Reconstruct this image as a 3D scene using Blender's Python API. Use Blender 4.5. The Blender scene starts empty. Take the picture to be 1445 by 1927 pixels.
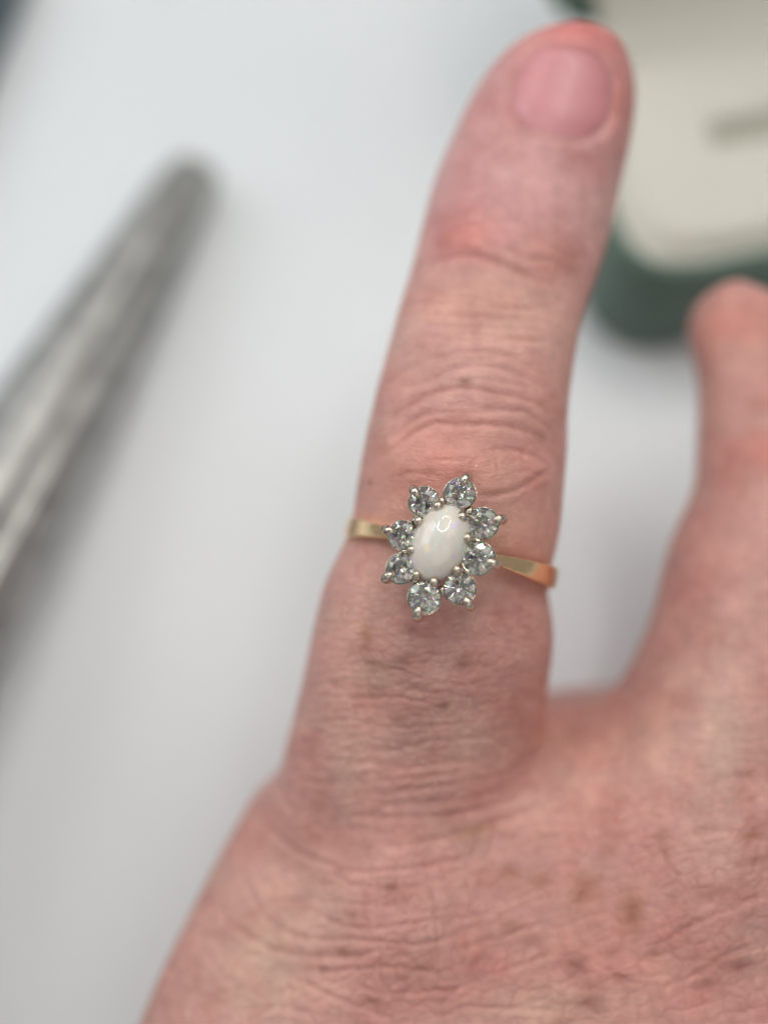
import bpy, bmesh, math, random
import numpy as np
from mathutils import Vector, Matrix

# ------------------------------------------------------------------ camera
# everything near the lens is modelled in millimetres in a "bench" frame:
# x right, y towards the far side, z towards the photographer; origin = the finger under the ring
W0, H0 = 1445, 1927
DC = 95.0                      # lens to origin, mm
FP = 2185.0                    # focal length in photo pixels
TILT = math.radians(20.0)      # lens leans back from straight down
HT = 50.0                      # origin above table, mm
MM = 0.001
ct, st = math.cos(TILT), math.sin(TILT)
B2W = Matrix(((1, 0, 0, 0), (0, ct, -st, 0), (0, st, ct, HT), (0, 0, 0, 1)))
R3 = np.array([[1, 0, 0], [0, ct, -st], [0, st, ct]])

def b2w(P):                    # bench mm -> world mm
    P = np.asarray(P, float)
    return P @ R3.T + np.array([0, 0, HT])
def px(u, v, z=0.0):           # photo pixel at bench height z -> bench mm
    s = (DC - z) / FP
    return np.array([(u - W0 / 2) * s, -(v - H0 / 2) * s, z])
CAMW = b2w([0, 0, DC])
def table_pt(u, v, h=0.0):     # photo pixel -> world mm on the plane h above the table
    d = b2w(px(u, v, 0)) - CAMW
    t = (h - CAMW[2]) / d[2]
    return CAMW + d * t

sc = bpy.context.scene
cd = bpy.data.cameras.new('camera'); cam = bpy.data.objects.new('camera', cd)
sc.collection.objects.link(cam); sc.camera = cam
cam.location = Vector(CAMW) * MM
cam.rotation_euler = (TILT, 0, 0)
cd.sensor_fit = 'VERTICAL'; cd.sensor_height = 24.0
cd.lens = 24.0 * FP / H0
cd.clip_start = 0.005; cd.clip_end = 10
cd.dof.use_dof = True
cd.dof.focus_distance = (DC - 1.5) * MM
cd.dof.aperture_fstop = cd.lens / 7.4
cd.dof.aperture_blades = 0

# ------------------------------------------------------------------ world, lamps, exposure
wd = bpy.data.worlds.new('World'); sc.world = wd; wd.use_nodes = True
bg = wd.node_tree.nodes['Background']
bg.inputs[0].default_value = (1.0, 0.985, 0.965, 1); bg.inputs[1].default_value = 0.26
sc.view_settings.view_transform = 'Standard'; sc.view_settings.look = 'None'
sc.view_settings.exposure = 0.0; sc.view_settings.gamma = 1.0
sc.view_settings.use_curve_mapping = False
sc.cycles.use_denoising = True; sc.cycles.use_adaptive_sampling = False; sc.cycles.filter_width = 1.1
sc.cycles.max_bounces = 24; sc.cycles.transmission_bounces = 20; sc.cycles.glossy_bounces = 8
sc.cycles.diffuse_bounces = 4; sc.cycles.transparent_max_bounces = 8
sc.cycles.sample_clamp_indirect = 12.0
sc.cycles.blur_glossy = 0.0

def area_light(name, loc_mm, target_mm, size, size_y, power, col):
    ld = bpy.data.lights.new(name, 'AREA'); ld.shape = 'RECTANGLE'
    ld.size = size; ld.size_y = size_y; ld.energy = power; ld.color = col
    o = bpy.data.objects.new(name, ld); sc.collection.objects.link(o)
    o.location = Vector(loc_mm) * MM
    d = Vector(target_mm) - Vector(loc_mm)
    o.rotation_euler = d.to_track_quat('-Z', 'Y').to_euler()
    return o
# added unseen fill panels: left rear, overhead and from the camera side
area_light('left_fill_light', (-1000, 450, 850), (0, 0, 20), 1.0, 0.9, 6.5, (0.93, 0.97, 1.0))
area_light('top_fill_light', (450, 350, 1150), (0, 0, 0), 1.0, 0.8, 3.4, (1.0, 0.97, 0.92))
area_light('front_fill_light', (250, -900, 1000), (0, 0, 20), 1.3, 0.9, 2.5, (1.0, 0.97, 0.94))
LAMP_B = np.array([-1.5, 128.0, 122.0])      # ring lamp centre in bench frame
LAMP_R, LAMP_T, LAMP_E = 60.0, 2.2, 29.0

# ------------------------------------------------------------------ helpers
def mat(name):
    m = bpy.data.materials.new(name); m.use_nodes = True
    nt = m.node_tree
    return m, nt, nt.nodes['Principled BSDF']
def node(nt, typ, **kw):
    n = nt.nodes.new(typ)
    for k, v in kw.items():
        if k in n.inputs.keys() if hasattr(n.inputs, 'keys') else False:
            n.inputs[k].default_value = v
        else:
            setattr(n, k, v)
    return n
def link(nt, a, b): nt.links.new(a, b)
def ramp(nt, stops):
    r = nt.nodes.new('ShaderNodeValToRGB')
    el = r.color_ramp.elements
    while len(el) < len(stops): el.new(0.5)
    for e, (p, c) in zip(el, stops):
        e.position = p; e.color = (*c, 1) if len(c) == 3 else c
    return r

def finish(o, label=None, cat=None, group=None, kind=None):
    if label: o['label'] = label
    if cat: o['category'] = cat
    if group: o['group'] = group
    if kind: o['kind'] = kind
    return o
def empty(name, world_mm):
    o = bpy.data.objects.new(name, None); sc.collection.objects.link(o)
    o.empty_display_size = 0.005
    o.location = Vector(world_mm) * MM
    return o
def obj_from_mesh(name, me, material, parent=None, world=True):
    """mesh already in world metres"""
    me.materials.clear(); me.materials.append(material)
    o = bpy.data.objects.new(name, me); sc.collection.objects.link(o)
    if parent is not None:
        o.parent = parent
        p = parent; off = Vector((0, 0, 0))
        while p is not None: off = off + p.location; p = p.parent
        o.location = (0, 0, 0)
        me.transform(Matrix.Translation(-off))
    return o
def mesh_np(name, V, Fc, smooth=True):
    me = bpy.data.meshes.new(name)
    me.from_pydata([tuple(p) for p in V], [], [tuple(f) for f in Fc]); me.update()
    if smooth: me.polygons.foreach_set('use_smooth', np.ones(len(me.polygons), bool))
    return me
def bench_obj(name, V, Fc, material, parent=None, smooth=True):
    return obj_from_mesh(name, mesh_np(name, b2w(np.asarray(V)) * MM, Fc, smooth), material, parent)
def world_obj(name, V, Fc, material, parent=None, smooth=True):
    return obj_from_mesh(name, mesh_np(name, np.asarray(V) * MM, Fc, smooth), material, parent)
def recalc(o):
    bm = bmesh.new(); bm.from_mesh(o.data); bmesh.ops.recalc_face_normals(bm, faces=bm.faces); bm.to_mesh(o.data); bm.free()
    return o
def grid_faces(n, m, closed_n=False, closed_m=False, off=0):
    F = []
    for i in range(n if closed_n else n - 1):
        for j in range(m if closed_m else m - 1):
            a = i * m + j; b = ((i + 1) % n) * m + j
            c = ((i + 1) % n) * m + (j + 1) % m; d = i * m + (j + 1) % m
            F.append((a + off, b + off, c + off, d + off))
    return F
def tube(path, radii, seg=10, cap=True):
    """round tube along a polyline with domed ends"""
    path = np.asarray(path, float); n = len(path)
    V = []; T = np.gradient(path, axis=0)
    T /= np.linalg.norm(T, axis=1)[:, None]
    up = np.array([0.31, 0.17, 0.93])
    for i in range(n):
        a = np.cross(T[i], up); a /= np.linalg.norm(a); b = np.cross(T[i], a)
        for k in range(seg):
            th = 2 * math.pi * k / seg
            V.append(path[i] + radii[i] * (a * math.cos(th) + b * math.sin(th)))
    F = grid_faces(n, seg, closed_m=True)
    if cap:
        V.append(path[0] - T[0] * radii[0] * 0.5); V.append(path[-1] + T[-1] * radii[-1] * 0.5)
        for k in range(seg):
            F.append((len(V) - 2, k, (k + 1) % seg))
            F.append((len(V) - 1, (n - 1) * seg + (k + 1) % seg, (n - 1) * seg + k))
    return V, F
def merge(parts):
    V, F = [], []
    for v, f in parts:
        o = len(V); V += [tuple(p) for p in v]; F += [tuple(i + o for i in q) for q in f]
    return V, F

# ------------------------------------------------------------------ materials
def make_table_mat():
    m, nt, p = mat('white_laminate')
    tc = node(nt, 'ShaderNodeTexCoord')
    n1 = node(nt, 'ShaderNodeTexNoise'); n1.inputs['Scale'].default_value = 9; n1.inputs['Detail'].default_value = 4
    link(nt, tc.outputs['Object'], n1.inputs['Vector'])
    r = ramp(nt, [(0.3, (0.745, 0.79, 0.815)), (0.7, (0.785, 0.815, 0.835))])
    link(nt, n1.outputs['Fac'], r.inputs[0]); link(nt, r.outputs[0], p.inputs['Base Color'])
    p.inputs['Roughness'].default_value = 0.32
    return m
def make_skin_mat():
    m, nt, p = mat('skin')
    at = node(nt, 'ShaderNodeAttribute'); at.attribute_name = 'pigment_shade'
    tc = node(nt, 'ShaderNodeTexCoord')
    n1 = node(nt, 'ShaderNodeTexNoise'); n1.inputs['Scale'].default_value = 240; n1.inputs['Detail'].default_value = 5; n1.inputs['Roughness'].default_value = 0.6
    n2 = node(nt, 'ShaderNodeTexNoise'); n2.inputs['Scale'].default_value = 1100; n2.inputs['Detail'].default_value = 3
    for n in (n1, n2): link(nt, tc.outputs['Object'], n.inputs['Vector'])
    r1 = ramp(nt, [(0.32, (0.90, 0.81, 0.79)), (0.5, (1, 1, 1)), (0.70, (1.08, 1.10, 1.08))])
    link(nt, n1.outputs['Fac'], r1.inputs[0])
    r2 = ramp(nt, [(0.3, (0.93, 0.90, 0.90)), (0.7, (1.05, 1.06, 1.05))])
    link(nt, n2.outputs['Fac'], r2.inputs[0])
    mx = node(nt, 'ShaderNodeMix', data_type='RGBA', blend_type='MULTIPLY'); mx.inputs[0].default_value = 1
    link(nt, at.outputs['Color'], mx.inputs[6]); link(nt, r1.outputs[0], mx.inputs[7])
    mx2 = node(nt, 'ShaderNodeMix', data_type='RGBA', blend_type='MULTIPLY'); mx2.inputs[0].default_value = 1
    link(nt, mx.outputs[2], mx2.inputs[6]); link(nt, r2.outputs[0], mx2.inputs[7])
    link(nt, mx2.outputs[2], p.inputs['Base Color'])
    p.inputs['Roughness'].default_value = 0.48
    rr = node(nt, 'ShaderNodeMapRange'); rr.inputs[3].default_value = 0.34; rr.inputs[4].default_value = 0.54
    link(nt, n2.outputs['Fac'], rr.inputs[0]); link(nt, rr.outputs[0], p.inputs['Roughness'])
    p.inputs['IOR'].default_value = 1.4
    p.inputs['Subsurface Weight'].default_value = 0.45
    p.inputs['Subsurface Radius'].default_value = (1.0, 0.36, 0.22)
    p.inputs['Subsurface Scale'].default_value = 0.0011
    # micro relief: pores and the finest crosshatch
    mp = node(nt, 'ShaderNodeMapping'); mp.inputs['Scale'].default_value = (0.7, 2.0, 1.0); mp.inputs['Rotation'].default_value = (0, 0, 0.1)
    link(nt, tc.outputs['Object'], mp.inputs['Vector'])
    nz = node(nt, 'ShaderNodeTexNoise'); nz.inputs['Scale'].default_value = 300; nz.inputs['Detail'].default_value = 2
    link(nt, mp.outputs[0], nz.inputs['Vector'])
    va = node(nt, 'ShaderNodeVectorMath', operation='MULTIPLY_ADD'); va.inputs[1].default_value = (0.0012,) * 3
    link(nt, nz.outputs['Color'], va.inputs[0]); link(nt, mp.outputs[0], va.inputs[2])
    vo = node(nt, 'ShaderNodeTexVoronoi', feature='DISTANCE_TO_EDGE'); vo.inputs['Scale'].default_value = 1500
    link(nt, va.outputs[0], vo.inputs['Vector'])
    vr = node(nt, 'ShaderNodeMapRange'); vr.inputs[2].default_value = 0.16
    link(nt, vo.outputs['Distance'], vr.inputs[0])
    nf = node(nt, 'ShaderNodeTexNoise'); nf.inputs['Scale'].default_value = 2600; nf.inputs['Detail'].default_value = 3
    link(nt, tc.outputs['Object'], nf.inputs['Vector'])
    b1 = node(nt, 'ShaderNodeBump'); b1.inputs['Strength'].default_value = 0.45; b1.inputs['Distance'].default_value = 0.00006
    link(nt, vr.outputs[0], b1.inputs['Height'])
    b2 = node(nt, 'ShaderNodeBump'); b2.inputs['Strength'].default_value = 0.6; b2.inputs['Distance'].default_value = 0.00009
    link(nt, nf.outputs['Fac'], b2.inputs['Height']); link(nt, b1.outputs[0], b2.inputs['Normal'])
    link(nt, b2.outputs[0], p.inputs['Normal'])
    return m
def simple_mat(name, col, rough, metal=0.0, noise=None, bump=0.0, bscale=800.0, **kw):
    m, nt, p = mat(name)
    p.inputs['Base Color'].default_value = (*col, 1); p.inputs['Roughness'].default_value = rough
    p.inputs['Metallic'].default_value = metal
    for k, v in kw.items(): p.inputs[k.replace('_', ' ')].default_value = v
    tc = node(nt, 'ShaderNodeTexCoord')
    n = node(nt, 'ShaderNodeTexNoise'); n.inputs['Scale'].default_value = bscale; n.inputs['Detail'].default_value = 5
    link(nt, tc.outputs['Object'], n.inputs['Vector'])
    if noise:
        r = ramp(nt, [(0.3, tuple(c * (1 - noise) for c in col)), (0.7, tuple(min(1, c * (1 + noise)) for c in col))])
        link(nt, n.outputs['Fac'], r.inputs[0]); link(nt, r.outputs[0], p.inputs['Base Color'])
        rr = node(nt, 'ShaderNodeMapRange'); rr.inputs[3].default_value = max(0.02, rough - 0.08); rr.inputs[4].default_value = rough + 0.1
        link(nt, n.outputs['Fac'], rr.inputs[0]); link(nt, rr.outputs[0], p.inputs['Roughness'])
    if bump:
        b = node(nt, 'ShaderNodeBump'); b.inputs['Strength'].default_value = 0.6; b.inputs['Distance'].default_value = bump
        link(nt, n.outputs['Fac'], b.inputs['Height']); link(nt, b.outputs[0], p.inputs['Normal'])
    return m
def make_diamond_mat():
    m = bpy.data.materials.new('diamond'); m.use_nodes = True; nt = m.node_tree
    nt.nodes.remove(nt.nodes['Principled BSDF'])
    out = nt.nodes['Material Output']
    # mostly plain refraction, with a share split into colours for the stones' fire
    prev = None
    for col, ior in (((0.68, 0.675, 0.665, 1), 2.42), ((0.15, 0, 0, 1), 2.37), ((0, 0.15, 0, 1), 2.42), ((0, 0, 0.14, 1), 2.48)):
        g = node(nt, 'ShaderNodeBsdfGlass'); g.inputs['Color'].default_value = col
        g.inputs['Roughness'].default_value = 0.0; g.inputs['IOR'].default_value = ior
        if prev is None: prev = g.outputs[0]
        else:
            a = node(nt, 'ShaderNodeAddShader'); link(nt, prev, a.inputs[0]); link(nt, g.outputs[0], a.inputs[1]); prev = a.outputs[0]
    link(nt, prev, out.inputs['Surface'])
    return m
def make_opal_mat():
    m, nt, p = mat('opal')
    tc = node(nt, 'ShaderNodeTexCoord')
    mp = node(nt, 'ShaderNodeMapping'); mp.inputs['Scale'].default_value = (1.0, 0.6, 1.0); mp.inputs['Rotation'].default_value = (0, 0, 0.5); mp.inputs['Location'].default_value = (0.013, 0.007, 0.002)
    link(nt, tc.outputs['Object'], mp.inputs['Vector'])
    n = node(nt, 'ShaderNodeTexNoise'); n.inputs['Scale'].default_value = 900; n.inputs['Detail'].default_value = 5; n.inputs['Distortion'].default_value = 0.8
    link(nt, mp.outputs[0], n.inputs['Vector'])
    r = ramp(nt, [(0.30, (0.66, 0.57, 0.80)), (0.37, (0.70, 0.64, 0.585)), (0.5, (0.70, 0.64, 0.57)), (0.56, (0.64, 0.69, 0.66)), (0.61, (0.72, 0.66, 0.58)), (0.69, (0.90, 0.76, 0.54)), (0.76, (0.82, 0.66, 0.68))])
    link(nt, n.outputs['Fac'], r.inputs[0]); link(nt, r.outputs[0], p.inputs['Base Color'])
    p.inputs['Roughness'].default_value = 0.28; p.inputs['IOR'].default_value = 1.45
    p.inputs['Subsurface Weight'].default_value = 0.6; p.inputs['Subsurface Radius'].default_value = (1, 0.95, 0.9)
    p.inputs['Subsurface Scale'].default_value = 0.0006
    p.inputs['Coat Weight'].default_value = 1.0; p.inputs['Coat Roughness'].default_value = 0.005; p.inputs['Coat IOR'].default_value = 1.5
    return m
M_table = make_table_mat(); M_skin = make_skin_mat()
M_gold = simple_mat('yellow_gold', (0.95, 0.68, 0.40), 0.17, 1.0, noise=0.06, bump=0.00001, bscale=1800)
M_white = simple_mat('white_gold', (0.60, 0.53, 0.44), 0.16, 1.0, noise=0.10, bump=0.00003, bscale=1500)
M_diamond = make_diamond_mat(); M_opal = make_opal_mat()
M_nail = simple_mat('nail_plate', (0.54, 0.225, 0.245), 0.30, 0.0, noise=0.06, bscale=300, Subsurface_Weight=0.4, Subsurface_Scale=0.001, Subsurface_Radius=(1, 0.4, 0.3))
M_steel = simple_mat('brushed_steel', (0.42, 0.42, 0.41), 0.5, 1.0, noise=0.28, bump=0.0003, bscale=260)
M_dark = simple_mat('dark_steel', (0.10, 0.13, 0.15), 0.45, 0.6, noise=0.1, bscale=300)
M_green = simple_mat('green_leatherette', (0.078, 0.138, 0.105), 0.42, 0.0, noise=0.15, bump=0.00012, bscale=900)
M_cream = simple_mat('cream_velvet', (0.60, 0.59, 0.525), 0.85, 0.0, noise=0.05, bump=0.00015, bscale=1500, Sheen_Weight=0.3)
M_hair = simple_mat('fair_hair', (0.85, 0.70, 0.55), 0.4)
M_hinge = simple_mat('hinge_brass', (0.6, 0.5, 0.3), 0.3, 1.0)
def make_lamp_mat():
    m, nt, p = mat('lamp_tube')
    p.inputs['Base Color'].default_value = (0.9, 0.9, 0.9, 1)
    p.inputs['Emission Color'].default_value = (1.0, 0.965, 0.92, 1); p.inputs['Emission Strength'].default_value = LAMP_E
    return m
M_lamp = make_lamp_mat()
M_plastic = simple_mat('lamp_plastic', (0.75, 0.75, 0.74), 0.5)

# ------------------------------------------------------------------ setting: white table top
tv = [(-450, -350, 0), (450, -350, 0), (450, 450, 0), (-450, 450, 0), (-450, -350, -20), (450, -350, -20), (450, 450, -20), (-450, 450, -20)]
tb = world_obj('table_top', tv, [(0, 1, 2, 3), (7, 6, 5, 4), (0, 4, 5, 1), (1, 5, 6, 2), (2, 6, 7, 3), (3, 7, 4, 0)], M_table, None, False)
tb['kind'] = 'structure'

# ------------------------------------------------------------------ ring lamp (its circle is mirrored in the opal)
def build_lamp():
    c = b2w(LAMP_B); tgt = b2w(px(827, 1022, 3))
    root = empty('ring_lamp', c)
    finish(root, 'round ring lamp above the table, mirrored as a bright circle in the opal', 'lamp')
    d = tgt - c; d /= np.linalg.norm(d)
    a = np.cross(d, [1, 0, 0]); a /= np.linalg.norm(a); b = np.cross(d, a)
    def torus(R, r, shift, n=64, m=12):
        V = []
        for i in range(n):
            th = 2 * math.pi * i / n; e = a * math.cos(th) + b * math.sin(th)
            for j in range(m):
                ph = 2 * math.pi * j / m
                V.append(c + e * (R + r * math.cos(ph)) + d * (shift + r * math.sin(ph)))
        return V, grid_faces(n, m, True, True)
    recalc(world_obj('lamp_tube', *torus(LAMP_R, LAMP_T, 0), M_lamp, root))
    recalc(world_obj('lamp_housing', *torus(LAMP_R, LAMP_T * 1.3, -LAMP_T * 2.5), M_plastic, root))
build_lamp()

# ------------------------------------------------------------------ hand: outlines of each cross-section row
# v, left u, right u, height of the skin's top
PINKY = [(44, 1068, 1100, -12.6), (52, 1030, 1135, -11.7), (62, 1006, 1148, -11.2), (80, 974, 1164, -10.6), (98, 950, 1174, -10.2), (146, 908, 1190, -9.6), (195, 881, 1193, -9.1), (244, 857, 1188, -8.6),
         (293, 835, 1179, -8.2), (341, 816, 1168, -7.6), (390, 803, 1157, -6.9), (439, 791, 1146, -6.0), (488, 779, 1133, -5.3), (537, 764, 1116, -4.9),
         (585, 749, 1098, -4.3), (634, 736, 1085, -3.5), (683, 722, 1077, -2.6), (733, 709, 1071, -1.8), (766, 701, 1067, -1.4), (799, 693, 1065, -1.1),
         (832, 686, 1065, -0.9), (865, 680, 1064, -0.7), (899, 674, 1060, -0.6), (934, 669, 1057, -0.5), (970, 664, 1054, -0.5), (1010, 654, 1049, -0.5),
         (1040, 638, 1042, -0.6), (1070, 622, 1034, -0.7), (1095, 612, 1028, -0.8), (1112, 606, 1028, -0.9), (1141, 599, 1033, -1.0), (1161, 594, 1037, -1.1), (1203, 585, 1039, -1.5), (1245, 577, 1035, -2.1),
         (1286, 568, 1029, -2.8), (1330, 557, 1026, -3.5), (1369, 547, 1020, -4.1), (1411, 535, 1012, -4.7), (1460, 525, 1005, -5.4), (1520, 530, 990, -6.2), (1600, 560, 960, -7.0), (1720, 640, 900, -9.0), (1800, 720, 850, -13.0)]
RINGF = [(530, 1365, 1402, -21.5), (537, 1346, 1425, -20.4), (553, 1322, 1455, -19.6), (575, 1305, 1478, -19.0), (600, 1296, 1494, -18.6), (630, 1294, 1504, -18.2), (663, 1303, 1510, -17.6), (700, 1312, 1522, -16.8), (765, 1316, 1545, -15.4),
         (853, 1312, 1575, -13.4), (900, 1312, 1590, -12.2), (932, 1304, 1600, -11.4), (976, 1283, 1605, -10.4), (1029, 1261, 1610, -9.3), (1082, 1248, 1612, -8.3), (1126, 1239, 1612, -7.6), (1188, 1221, 1612, -6.8),
         (1241, 1196, 1612, -6.2), (1290, 1172, 1612, -5.7), (1340, 1140, 1610, -5.3), (1400, 1110, 1600, -5.0), (1480, 1070, 1580, -4.7), (1600, 1040, 1540, -4.6), (1720, 1090, 1480, -6.0), (1800, 1150, 1420, -10.0)]
BODY = [(1312, 1020, 1700, -14.5), (1330, 960, 1850, -12.2), (1360, 860, 2050, -10.2), (1400, 720, 2150, -8.6), (1440, 576, 2220, -7.6), (1473, 486, 2260, -6.9), (1493, 476, 2280, -6.4), (1536, 455, 2300, -6.2), (1579, 429, 2310, -5.6), (1622, 405, 2310, -4.9),
        (1707, 363, 2290, -3.8), (1793, 320, 2260, -2.9), (1879, 281, 2220, -2.2), (1930, 260, 2190, -1.9), (2100, 196, 2080, -1.2), (2300, 146, 1980, -1.5), (2500, 126, 1900, -3.5), (2620, 206, 1830, -7.0), (2680, 406, 1650, -11)]
MIDF = [(700, 1640, 1760, -24.0), (740, 1600, 1830, -21.0), (820, 1580, 1890, -18.5), (950, 1590, 1930, -14.5), (1100, 1600, 1950, -10.5), (1300, 1600, 1960, -6.0), (1500, 1590, 1960, -4.0), (1650, 1640, 1900, -6.0), (1750, 1690, 1840, -11)]
def rows(tab, ratio, bmax=99.0):
    out = []
    for v, uL, uR, top in tab:
        zc = top - 6.0
        for _ in range(6):
            a = (uR - uL) / 2 * (DC - zc) / FP
            b = min(a * ratio, bmax); zc = top - b
        L = px(uL, v, zc); R = px(uR, v, zc)
        out.append((L[1], (L[0] + R[0]) / 2, a, zc, b))
    out = np.array(out)[::-1]
    return out
RP = rows(PINKY, 0.90); RR = rows(RINGF, 0.90); RB = rows(BODY, 0.5, 12.5); RM = rows(MIDF, 0.9)
def sec(R, Y):
    return [np.interp(Y, R[:, 0], R[:, k]) for k in (1, 2, 3, 4)]
def smooth_rows(R, n=3):
    y = np.linspace(R[0, 0], R[-1, 0], int((R[-1, 0] - R[0, 0]) / 0.35) + 2)
    out = np.stack([y] + [np.interp(y, R[:, 0], R[:, k]) for k in (1, 2, 3, 4)], 1)
    ker = np.array([1, 2, 3, 2, 1]) / 9.0
    for k in (1, 2, 3, 4):
        for _ in range(n):
            e = np.pad(out[:, k], 2, mode='reflect', reflect_type='odd'); out[:, k] = np.convolve(e, ker, 'valid')
    out[:, 2] = np.maximum(out[:, 2], 0.25); out[:, 4] = np.maximum(out[:, 4], 0.25)
    return out
RP, RR, RB, RM = smooth_rows(RP, 2), smooth_rows(RR, 2), smooth_rows(RB, 4), smooth_rows(RM, 3)

def row_sdf(R, X, Y, Z, nexp):
    y = Y[0, :, 0]
    xc, a, zc, b = sec(R, y)
    xc, a, zc, b = (q[None, :, None].astype(np.float32) for q in (xc, a, zc, b))
    q = (np.abs((X - xc) / a) ** nexp + np.abs((Z - zc) / b) ** nexp) ** (1.0 / nexp)
    d = (q - 1) * np.minimum(a, b)
    over = np.maximum(np.maximum(y - R[-1, 0], R[0, 0] - y), 0).astype(np.float32)[None, :, None]
    return np.where(over > 0, np.maximum(d, 0.05) + over, d)
def smin(a, b, k):
    h = np.clip(0.5 + 0.5 * (b - a) / k, 0, 1)
    return b + (a - b) * h - k * h * (1 - h)
def surface_nets(f, org, h):
    s = f < 0
    nx, ny, nz = f.shape
    cnt = np.zeros((nx - 1, ny - 1, nz - 1), np.int8)
    for i in (0, 1):
        for j in (0, 1):
            for k in (0, 1): cnt += s[i:nx - 1 + i, j:ny - 1 + j, k:nz - 1 + k]
    act = (cnt > 0) & (cnt < 8)
    I = np.argwhere(act); idx = -np.ones(act.shape, np.int64); idx[tuple(I.T)] = np.arange(len(I))
    acc = np.zeros((len(I), 3)); num = np.zeros(len(I))
    corners = [(i, j, k) for i in (0, 1) for j in (0, 1) for k in (0, 1)]
    val = {c: f[I[:, 0] + c[0], I[:, 1] + c[1], I[:, 2] + c[2]] for c in corners}
    for c in corners:
        for ax in range(3):
            if c[ax] == 0:
                e = list(c); e[ax] = 1; e = tuple(e)
                a, b = val[c], val[e]; m = (a < 0) != (b < 0)
                t = np.where(m, a / np.where(m, a - b, 1), 0)
                p = np.array(c, float)[None] + t[:, None] * np.eye(3)[ax][None]
                acc += np.where(m[:, None], p, 0); num += m
    V = org + h * (I + acc / num[:, None])
    F = []
    for ax in range(3):
        sl0 = [slice(1, -1)] * 3; sl1 = [slice(1, -1)] * 3
        sl0[ax] = slice(0, -1); sl1[ax] = slice(1, None)
        A = s[tuple(sl0)]; B = s[tuple(sl1)]
        E = np.argwhere(A != B); pos = A[tuple(E.T)]
        base = E.copy()
        o = [k for k in range(3) if k != ax]
        base[:, o[0]] += 1; base[:, o[1]] += 1
        def cell(d0, d1):
            q = base.copy(); q[:, o[0]] -= d0; q[:, o[1]] -= d1
            return idx[tuple(q.T)]
        Q = np.stack([cell(1, 1), cell(0, 1), cell(0, 0), cell(1, 0)], 1)
        flip = ~pos if ax != 1 else pos
        Q[flip] = Q[flip][:, ::-1]
        F.append(Q)
    return V, np.concatenate(F)

GH = 0.7
gx = np.arange(-30, 78, GH, dtype=np.float32); gy = np.arange(-84, 48, GH, dtype=np.float32); gz = np.arange(-40, 4, GH, dtype=np.float32)
X, Y, Z = gx[:, None, None], gy[None, :, None], gz[None, None, :]
fP = row_sdf(RP, X, Y, Z, 2.15)
fR = row_sdf(RR, X, Y, Z, 2.1)
fB = row_sdf(RB, X, Y, Z, 2.5)
fM = row_sdf(RM, X, Y, Z, 2.1)
f = smin(fR, fM, 1.5)
f = smin(f, fB, 4.0)
f = smin(f, fP, 2.4)
def ball(u, v, z, r, sq=1.0):
    c = px(u, v, z)
    return np.sqrt((X - c[0]) ** 2 + (Y - c[1]) ** 2 + ((Z - c[2]) * sq) ** 2) - r
# knuckles of the little and the ring finger under the skin
f = smin(f, ball(770, 1700, -11.0, 7.0), 5.0)
f = smin(f, ball(1330, 1640, -11.5, 8.0), 5.0)
hv, hq = surface_nets(f.astype(np.float32), np.array([gx[0], gy[0], gz[0]], float), GH)
del f, fP, fR, fB, fM

# ------------------------------------------------------------------ relief and pigment maps over the skin, painted light included (photo pixels / 2, padded)
PAD = 120; SCL = 0.5
mw, mh = int((W0 + 2 * PAD) * SCL), int((H0 + 2 * PAD) * SCL)
UU, VV = np.meshgrid((np.arange(mw) / SCL) - PAD, (np.arange(mh) / SCL) - PAD)
relief = np.zeros((mh, mw)); rng = np.random.default_rng(7)
CREASE_K = 0.52
def crease(pts, depth, width, ridge=0.35, jitter=1.2):
    """carve one skin fold along a polyline (photo px), with soft raised lips"""
    P = np.array(pts, float)
    # densify with Catmull-Rom
    Q = [P[0]]
    ext = np.vstack([2 * P[0] - P[1], P, 2 * P[-1] - P[-2]])
    for i in range(1, len(ext) - 2):
        for t in np.linspace(0, 1, 9)[1:]:
            p0, p1, p2, p3 = ext[i - 1:i + 3]
            Q.append(0.5 * ((2 * p1) + (-p0 + p2) * t + (2 * p0 - 5 * p1 + 4 * p2 - p3) * t * t + (-p0 + 3 * p1 - 3 * p2 + p3) * t ** 3))
    Q = np.array(Q); Q += np.cumsum(rng.normal(0, jitter * 0.35, Q.shape), 0) * np.linspace(0, 1, len(Q))[:, None] * 0.4 + rng.normal(0, jitter * 0.4, Q.shape)
    m = width * 4
    x0, y0 = Q.min(0) - m; x1, y1 = Q.max(0) + m
    i0, i1 = max(0, int((x0 + PAD) * SCL)), min(mw, int((x1 + PAD) * SCL) + 2)
    j0, j1 = max(0, int((y0 + PAD) * SCL)), min(mh, int((y1 + PAD) * SCL) + 2)
    if i1 <= i0 or j1 <= j0: return
    u, v = UU[j0:j1, i0:i1], VV[j0:j1, i0:i1]
    best = np.full(u.shape, 1e9); tt = np.zeros(u.shape)
    n = len(Q) - 1
    for k in range(n):
        a, b = Q[k], Q[k + 1]; d = b - a; L2 = d @ d + 1e-9
        t = np.clip(((u - a[0]) * d[0] + (v - a[1]) * d[1]) / L2, 0, 1)
        dd = (u - a[0] - t * d[0]) ** 2 + (v - a[1] - t * d[1]) ** 2
        w = dd < best; best[w] = dd[w]; tt[w] = ((k + t) / n)[w]
    dist = np.sqrt(best)
    fade = np.clip(np.minimum(tt, 1 - tt) * 5, 0, 1) ** 0.7
    prof = -np.exp(-(dist / (width * 0.55)) ** 2) + ridge * np.exp(-((dist - width * 1.35) / (width * 0.8)) ** 2)
    relief[j0:j1, i0:i1] += CREASE_K * depth * fade * prof
def C(x0, y0, s):
    return lambda *pts: [(x0 + a / s, y0 + b / s) for a, b in pts]
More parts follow.
